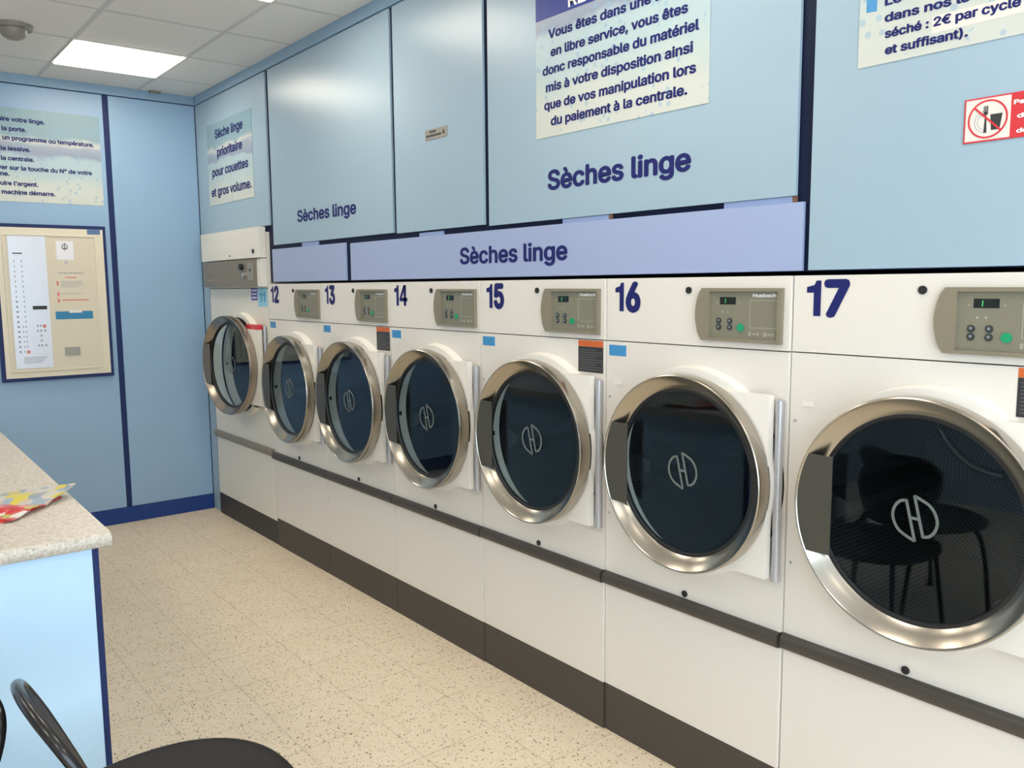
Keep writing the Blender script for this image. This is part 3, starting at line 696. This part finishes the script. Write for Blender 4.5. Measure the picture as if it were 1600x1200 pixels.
link('hinge', cylz(bmesh.new(), .957, -.0135, .86, 1.36, .010, 16), 'hinge', T, smooth=40)
rc = bmesh.new(); box(rc, .70, .86, -.040, -.012, 1.325, 1.350, bev=.005); box(rc, .75, .93, -.052, -.012, 1.335, 1.368, bev=.008)
rl = link('door_catch', rc, 'red', T)
link('catch_spring', bx(.86, .92, -.040, -.012, 1.300, 1.333, bev=.003), 'handle', rl)

# ================================================================== PAYMENT TERMINAL
T0 = tag(empty('payment_terminal', (XL, -0.95, 1.02)), 'cream payment terminal in a dark frame on the end wall', 'payment terminal')
def TB(name, y0, y1, z0, z1, d0, d1, m, par=None, bev=0.0):
    bm = bx(d0, d1, y0+.95, y1+.95, z0-1.02, z1-1.02, bev=bev)
    return link(name, bm, m, par or T0)
ty0, ty1, tz0, tz1 = -1.275, -0.630, 1.018, 1.998
bm = bmesh.new(); fw_ = .022; a0, a1 = ty0+.95, ty1+.95; b0, b1 = tz0-1.02, tz1-1.02
box(bm, .0005, .030, a0, a0+fw_, b0, b1); box(bm, .0005, .030, a1-fw_*.8, a1, b0, b1); box(bm, .0005, .030, a0+fw_, a1-fw_*.8, b0, b0+fw_); box(bm, .0005, .030, a0+fw_, a1-fw_*.8, b1-fw_, b1)
link('frame', bm, 'navy_strip', T0)
TB('cabinet_door', ty0+fw_, ty1-fw_*.8, tz0+fw_, tz1-fw_, .0005, .034, 'cream', bev=.004)
bm = bmesh.new(); A0, A1, B0, B1 = -1.222+.95, -.695+.95, 1.078-1.02, 1.935-1.02; q = .009
box(bm, .034, .042, A0, A0+q, B0, B1, bev=.003); box(bm, .034, .042, A1-q, A1, B0, B1, bev=.003); box(bm, .034, .042, A0+q, A1-q, B0, B0+q, bev=.003); box(bm, .034, .042, A0+q, A1-q, B1-q, B1, bev=.003)
link('raised_rim', bm, 'cream', T0)
TB('inner_panel', -1.213, -.704, 1.087, 1.926, .034, .036, 'cream_in')
sv = TB('silver_fascia', -1.195, -.988, 1.100, 1.924, .036, .039, 'silver')
bm = bmesh.new()
for i in range(19):
    z = (1.767-i*.0312)-1.02
    for yy, w_ in ((-1.167, .006 if i < 8 else .012), (-1.126, .006)): box(bm, .039, .040, yy+.95-w_/2, yy+.95+w_/2, z-.006, z+.006)
    if i > 12: box(bm, .039, .040, -1.145+.95, -1.139+.95, z-.005, z+.005)
for i in range(5):
    z = 1.365-i*.031-1.02
    for yy in ((-1.062, -1.045, -1.022) if i in (0, 1, 4) else (-1.045,)): box(bm, .039, .040, yy+.95-.005, yy+.95+.005, z-.006, z+.006)
for i in range(4): box(bm, .039, .0395, -1.15+.95, -1.02+.95-i*.01, 1.165-i*.011-1.02, 1.169-i*.011-1.02)
link('selection_marks', bm, 'grey_ink', sv)
TB('small_heading', -1.172, -1.120, 1.8125, 1.820, .039, .0398, 'st_black', sv)
for yy, z in ((-1.024, 1.362), (-1.122, 1.203)): TB('red_lamp', yy-.009, yy+.009, z-.010, z+.010, .039, .041, 'pink_ink', sv)
TB('coin_slot', -1.082, -1.003, 1.468, 1.490, .039, .043, 'black', sv)
pl = TB('white_sticker', -.928, -.828, 1.780, 1.897, .036, .0372, 'paper')
bm = bmesh.new(); c0, c1 = -.878+.95, 1.860-1.02
for pts in ([(0, -.022), (0, .026)], [(-.004, .018), (-.014, .010), (-.016, -.004), (-.006, -.014)], [(.004, .018), (.014, .010), (.016, -.004), (.006, -.014)], [(-.012, -.008), (.012, -.008)]):
    tube(bm, [(.0375, c0+a, c1+b) for a, b in pts], .0022, 6)
link('sticker_crest', bm, 'st_black', pl)
bm = bmesh.new()
disc_c = (-.874+.95, 1.762-1.02); tube(bm, [(.036, disc_c[0], disc_c[1]), (.041, disc_c[0], disc_c[1])], .009, 16); link('key_lock', bm, 'hinge', T0)
bm = bmesh.new()
text(bm, 'CENTRALE DE PAIEMENT', -.924+.95, -.778+.95, 1.690-1.02, .011, 0, .01, plane='yz', X=.0365)
for z, b in ((1.640, -.790), (1.629, -.785), (1.618, -.780), (1.607, -.81), (1.563, -.795)): box(bm, .036, .0366, -.913+.95, b+.95, z-1.02, z+.003-1.02)
link('instructions', bm, 'grey_ink', T0)
bm = bmesh.new()
for z in (1.632, 1.562, 1.522): box(bm, .036, .0368, -.938+.95, -.926+.95, z-.014-1.02, z+.012-1.02)
box(bm, .036, .0366, -.912+.95, -.757+.95, 1.520-1.02, 1.528-1.02); box(bm, .036, .0366, -.888+.95, -.822+.95, 1.664-1.02, 1.671-1.02)
link('red_instructions', bm, 'pink_ink', T0)
TB('blue_label', -.956, -.738, 1.402, 1.452, .036, .0375, 'cyan'); TB('orange_label', -.878, -.802, 1.442, 1.462, .0375, .0385, 'sign_white')
TB('return_cup', -.917, -.828, 1.170, 1.222, .036, .044, 'plate', bev=.003)
TB('top_label', -.741, -.664, 1.944, 1.978, .034, .0352, 'label_blue')

# ================================================================== CEILING FITTINGS
def light(x0, y0, label):
    o = tag(link('ceiling_light', bx(x0-.012, x0+.577, y0-.012, y0+.577, ZC-.006, ZC-.0005), 'sign_white'), label, 'ceiling light', 'square recessed ceiling lights')
    link('diffuser', bx(x0, x0+.565, y0, y0+.565, ZC-.011, ZC-.006), 'lightpanel', o)
light(-4.275, -.950, 'glowing square ceiling light near the far corner')
for i in (0, 1, 2, 3): light(-2.505+i*1.77, -.950, ['glowing ceiling light cut by the top edge, second from the corner', 'glowing ceiling light above dryers 16 and 17', 'glowing ceiling light above the aisle right of dryer 17', 'glowing ceiling light nearest the shop window'][i])
for i in range(5): light(-4.275+i*1.77, -3.31, ['glowing ceiling light over the far end of the counter', 'glowing ceiling light over the middle of the counter', 'glowing ceiling light over the chairs', 'glowing ceiling light right of the chairs', 'glowing ceiling light by the shop window on the counter side'][i])
sd = tag(empty('smoke_detector', (-3.63, -1.25, ZC)), 'round smoke detector on the ceiling at the top left', 'smoke detector')
link('base', cylz(bmesh.new(), 0, 0, -.022, -.0005, .085, 32, r1=.088), 'detector', sd, smooth=40)
bm = bmesh.new(); n = 32; prof = [(.062, -.022), (.060, -.040), (.050, -.058), (.030, -.070), (.001, -.074)]
rings = [[bm.verts.new((r_*math.cos(2*PI*i/n), r_*math.sin(2*PI*i/n), z)) for i in range(n)] for r_, z in prof]
for a, b in zip(rings, rings[1:]):
    for i in range(n): bm.faces.new((a[i], a[(i+1) % n], b[(i+1) % n], b[i]))
link('dome', bm, 'detector', sd, smooth=60)
tag(link('ceiling_sensor', bx(-4.70, -4.67, -.305, -.235, ZC-.012, ZC-.0005, bev=.002), 'olive'), 'tiny olive fitting on the ceiling near the corner', 'sensor')

# ================================================================== COUNTER
cx0, cx1, cy0, cy1 = -3.70, -1.105, -2.42, -1.515
K = tag(empty('counter', (cx1, cy1, 0)), 'pale blue counter with speckled worktop, at the left edge', 'counter')
K.rotation_euler = (0, 0, math.radians(-0.6))
cl, cd = cx0-cx1, cy0-cy1
bm = bmesh.new()   # worktop with rounded front edge at x=0
t0, t1 = .890, .930; pr = []
for i in range(9):
    a = -PI/2+PI*i/8; pr.append((-.012+.012*math.cos(a), (t0+t1)/2+(.020)*math.sin(a)))
pr = [(cl, t0)]+pr+[(cl, t1)]
A = [bm.verts.new((x, 0, z)) for x, z in pr]; B = [bm.verts.new((x, cd, z)) for x, z in pr]
bm.faces.new(A); bm.faces.new(B)
for i in range(len(pr)): bm.faces.new((A[i], A[(i+1) % len(pr)], B[(i+1) % len(pr)], B[i]))
link('worktop', bm, 'worktop', K, smooth=40)
bm = bmesh.new(); box(bm, -.050, -.030, cd+.03, -.046, 0, t0-.0005, bev=.001)
link('end_panel', bm, 'counter_blue_daylit', K)
link('side_panel', bx(cl+.04, -.051, -.048, -.034, 0, t0-.0005), 'counter_blue_daylit', K)
link('side_panel', bx(cl+.04, -.051, cd+.034, cd+.048, 0, t0-.0005), 'counter_blue_daylit', K)
link('corner_strip', bx(-.052, -.0285, -.0455, -.0300, 0, t0-.0005), 'navy_strip', K)
link('far_end_panel', bx(cl+.03, cl+.045, cd+.05, -.05, 0, t0-.0005), 'counter_blue_daylit', K)

# ---- magazines
def magazine(name, cen, ang, w_, h_, z, mats, curl, label, th=.004, open_=True):
    R = Matrix.Rotation(ang, 3, 'Z'); e = empty(name, (cen[0], cen[1], z), 0); tag(e, label, 'magazine', 'magazines on the counter'); e.rotation_euler = (0, 0, ang)
    halves = ((-1, 'left_pages'), (1, 'right_pages')) if open_ else ((0, 'pages'),)
    for sg, nme in halves:
        bm = bmesh.new(); nx, ny = 12, 8; top, bot = [], []
        for i in range(nx+1):
            for j in range(ny+1):
                u, v = i/nx, j/ny
                if open_: x = sg*(.0008+u*(w_/2-.0008)); zz = .010*math.sin(min(1, u*1.35)*PI)**1+curl(x, -h_/2+v*h_)
                else: x = -w_/2+u*w_; zz = curl(x, -h_/2+v*h_)
                y = -h_/2+v*h_
                top.append(bm.verts.new((x, y, zz+th))); bot.append(bm.verts.new((x, y, zz)))
        f = lambda i, j: i*(ny+1)+j
        for i in range(nx):
            for j in range(ny):
                bm.faces.new((top[f(i, j)], top[f(i+1, j)], top[f(i+1, j+1)], top[f(i, j+1)])); bm.faces.new((bot[f(i, j)], bot[f(i+1, j)], bot[f(i+1, j+1)], bot[f(i, j+1)]))
        for i in range(nx):
            for j in (0, ny): bm.faces.new((top[f(i, j)], top[f(i+1, j)], bot[f(i+1, j)], bot[f(i, j)]))
        for j in range(ny):
            for i in (0, nx): bm.faces.new((top[f(i, j)], top[f(i, j+1)], bot[f(i, j+1)], bot[f(i, j)]))
        link(nme, bm, mats[0 if sg <= 0 else 1], e, smooth=40)
    return e
mag_red = magazine_mat('magazine_red', [(.65, .03, .03), (.75, .30, .28), (.80, .72, .68), (.60, .05, .04), (.55, .50, .10), (.7, .12, .1)], (4, 7, 1), 3.3)
mag_page = magazine_mat('magazine_pages', [(.62, .50, .42), (.35, .42, .50), (.66, .60, .52), (.70, .58, .08), (.30, .34, .38), (.60, .56, .50)], (3, 7, 1), 1.2)
# long edge from the lifted tip (-1.60,-1.50) to the near corner (-1.37,-1.70)
magazine('magazine', (-1.580, -1.712), math.radians(139), .29, .205, .9305, [mag_red], lambda x, y: 0.0, 'closed magazine with red cover under the open one on the counter', th=.006, open_=False)
magazine('magazine', (-1.585, -1.685), math.radians(139), .33, .22, .9370, [mag_red, mag_page], lambda x, y: .028*max(0, (x/.165))**2*max(0, .5-y/.22+.0), 'open magazine with red and yellow pages lying on top, corner lifted')

# ================================================================== CHAIRS
def make_chair():
    r = empty('chair', (0, 0, 0))      # faces +Y; origin on the floor under the seat centre
    bm = bmesh.new(); n = 56; rings = []
    def sup(a, s): # slightly squared round outline
        c, q = math.cos(a), math.sin(a); return (s*math.copysign(abs(c)**.88, c), s*math.copysign(abs(q)**.88, q))
    for s, z in ((.04, .428), (.235, .428), (.262, .434), (.272, .445), (.268, .457), (.255, .463), (.235, .458), (.15, .452), (.03, .450)):
        rings.append([bm.verts.new((*sup(2*PI*i/n, s), z)) for i in range(n)])
    for a, b in zip(rings, rings[1:]):
        for i in range(n): bm.faces.new((a[i], a[(i+1) % n], b[(i+1) % n], b[i]))
    bm.faces.new(rings[0]); bm.faces.new(rings[-1])
    link('seat', bm, 'chair_black', r, smooth=60)
    # backrest: padded shield on a bent tube rim, leaning back
    def bp(u, v, o=0):   # u across, v up the back, o outwards (towards +Y)
        y = -.158-.47*(v-.10)+.30*u*u+o*.9; return (u, y, .45+v+o*.4)
    rim = [(-.115, .10), (-.165, .17), (-.185, .235), (-.165, .30), (-.10, .335), (0, .345), (.10, .335), (.165, .30), (.185, .235), (.165, .17), (.115, .10), (0, .085)]
    rp = smooth_path([bp(u, v) for u, v in rim], 6, closed=True)
    bk = link('backrest_rim', tube(bmesh.new(), rp, .0115, 12, closed=True), 'chair_tube', r, smooth=60)
    bm = bmesh.new(); cu, cv = 0, .215; lay = []
    rs = smooth_path([(u, v, 0) for u, v in rim], 4, closed=True); N = len(rs)
    for o, s in ((-.006, .97), (.006, .97), (.012, .8), (.014, .45), (.014, .05)): lay.append([bm.verts.new(bp(cu+(q.x-cu)*s, cv+(q.y-cv)*s, o)) for q in rs])
    for a, b in zip(lay, lay[1:]):
        for i in range(N): bm.faces.new((a[i], a[(i+1) % N], b[(i+1) % N], b[i]))
    bm.faces.new(lay[0]); bm.faces.new(lay[-1])
    link('backrest', bm, 'chair_black', r, smooth=60)
    for sx in (-1, 1):
        pts = smooth_path([bp(sx*.115, .115), (sx*.15, -.185, .50), (sx*.185, -.185, .44), (sx*.20, -.20, .30), (sx*.215, -.25, .012)], 6)
        lg = link('leg', tube(bmesh.new(), pts, .0105, 12), 'chair_tube', r, smooth=60)
        link('rubber_foot', cylz(bmesh.new(), sx*.215, -.252, 0, .022, .014, 16), 'black', lg)
        pts = smooth_path([(sx*.16, .10, .425), (sx*.185, .16, .40), (sx*.205, .19, .25), (sx*.215, .21, .012)], 6)
        lg = link('leg', tube(bmesh.new(), pts, .0105, 12), 'chair_tube', r, smooth=60)
        link('rubber_foot', cylz(bmesh.new(), sx*.215, .211, 0, .022, .014, 16), 'black', lg)
    pts = smooth_path([(.18*math.cos(2*PI*i/12), .18*math.sin(2*PI*i/12), .418) for i in range(12)], 4, closed=True)
    link('seat_frame', tube(bmesh.new(), pts, .010, 10, closed=True), 'chair_tube', r, smooth=60)
    return r
ch = make_chair(); ch.location = (-.50, -1.56, 0); ch.rotation_euler = (0, 0, math.radians(1.8))
tag(ch, 'black round-seated chair in front of the counter corner, its seat in view', 'chair', 'black chairs at the counter')
c2 = copy_tree(ch); c2.location = (-.555, -2.162, 0); c2.rotation_euler = (0, 0, math.radians(-150))
tag(c2, 'black chair at the left edge, only its backrest rim showing', 'chair', 'black chairs at the counter')
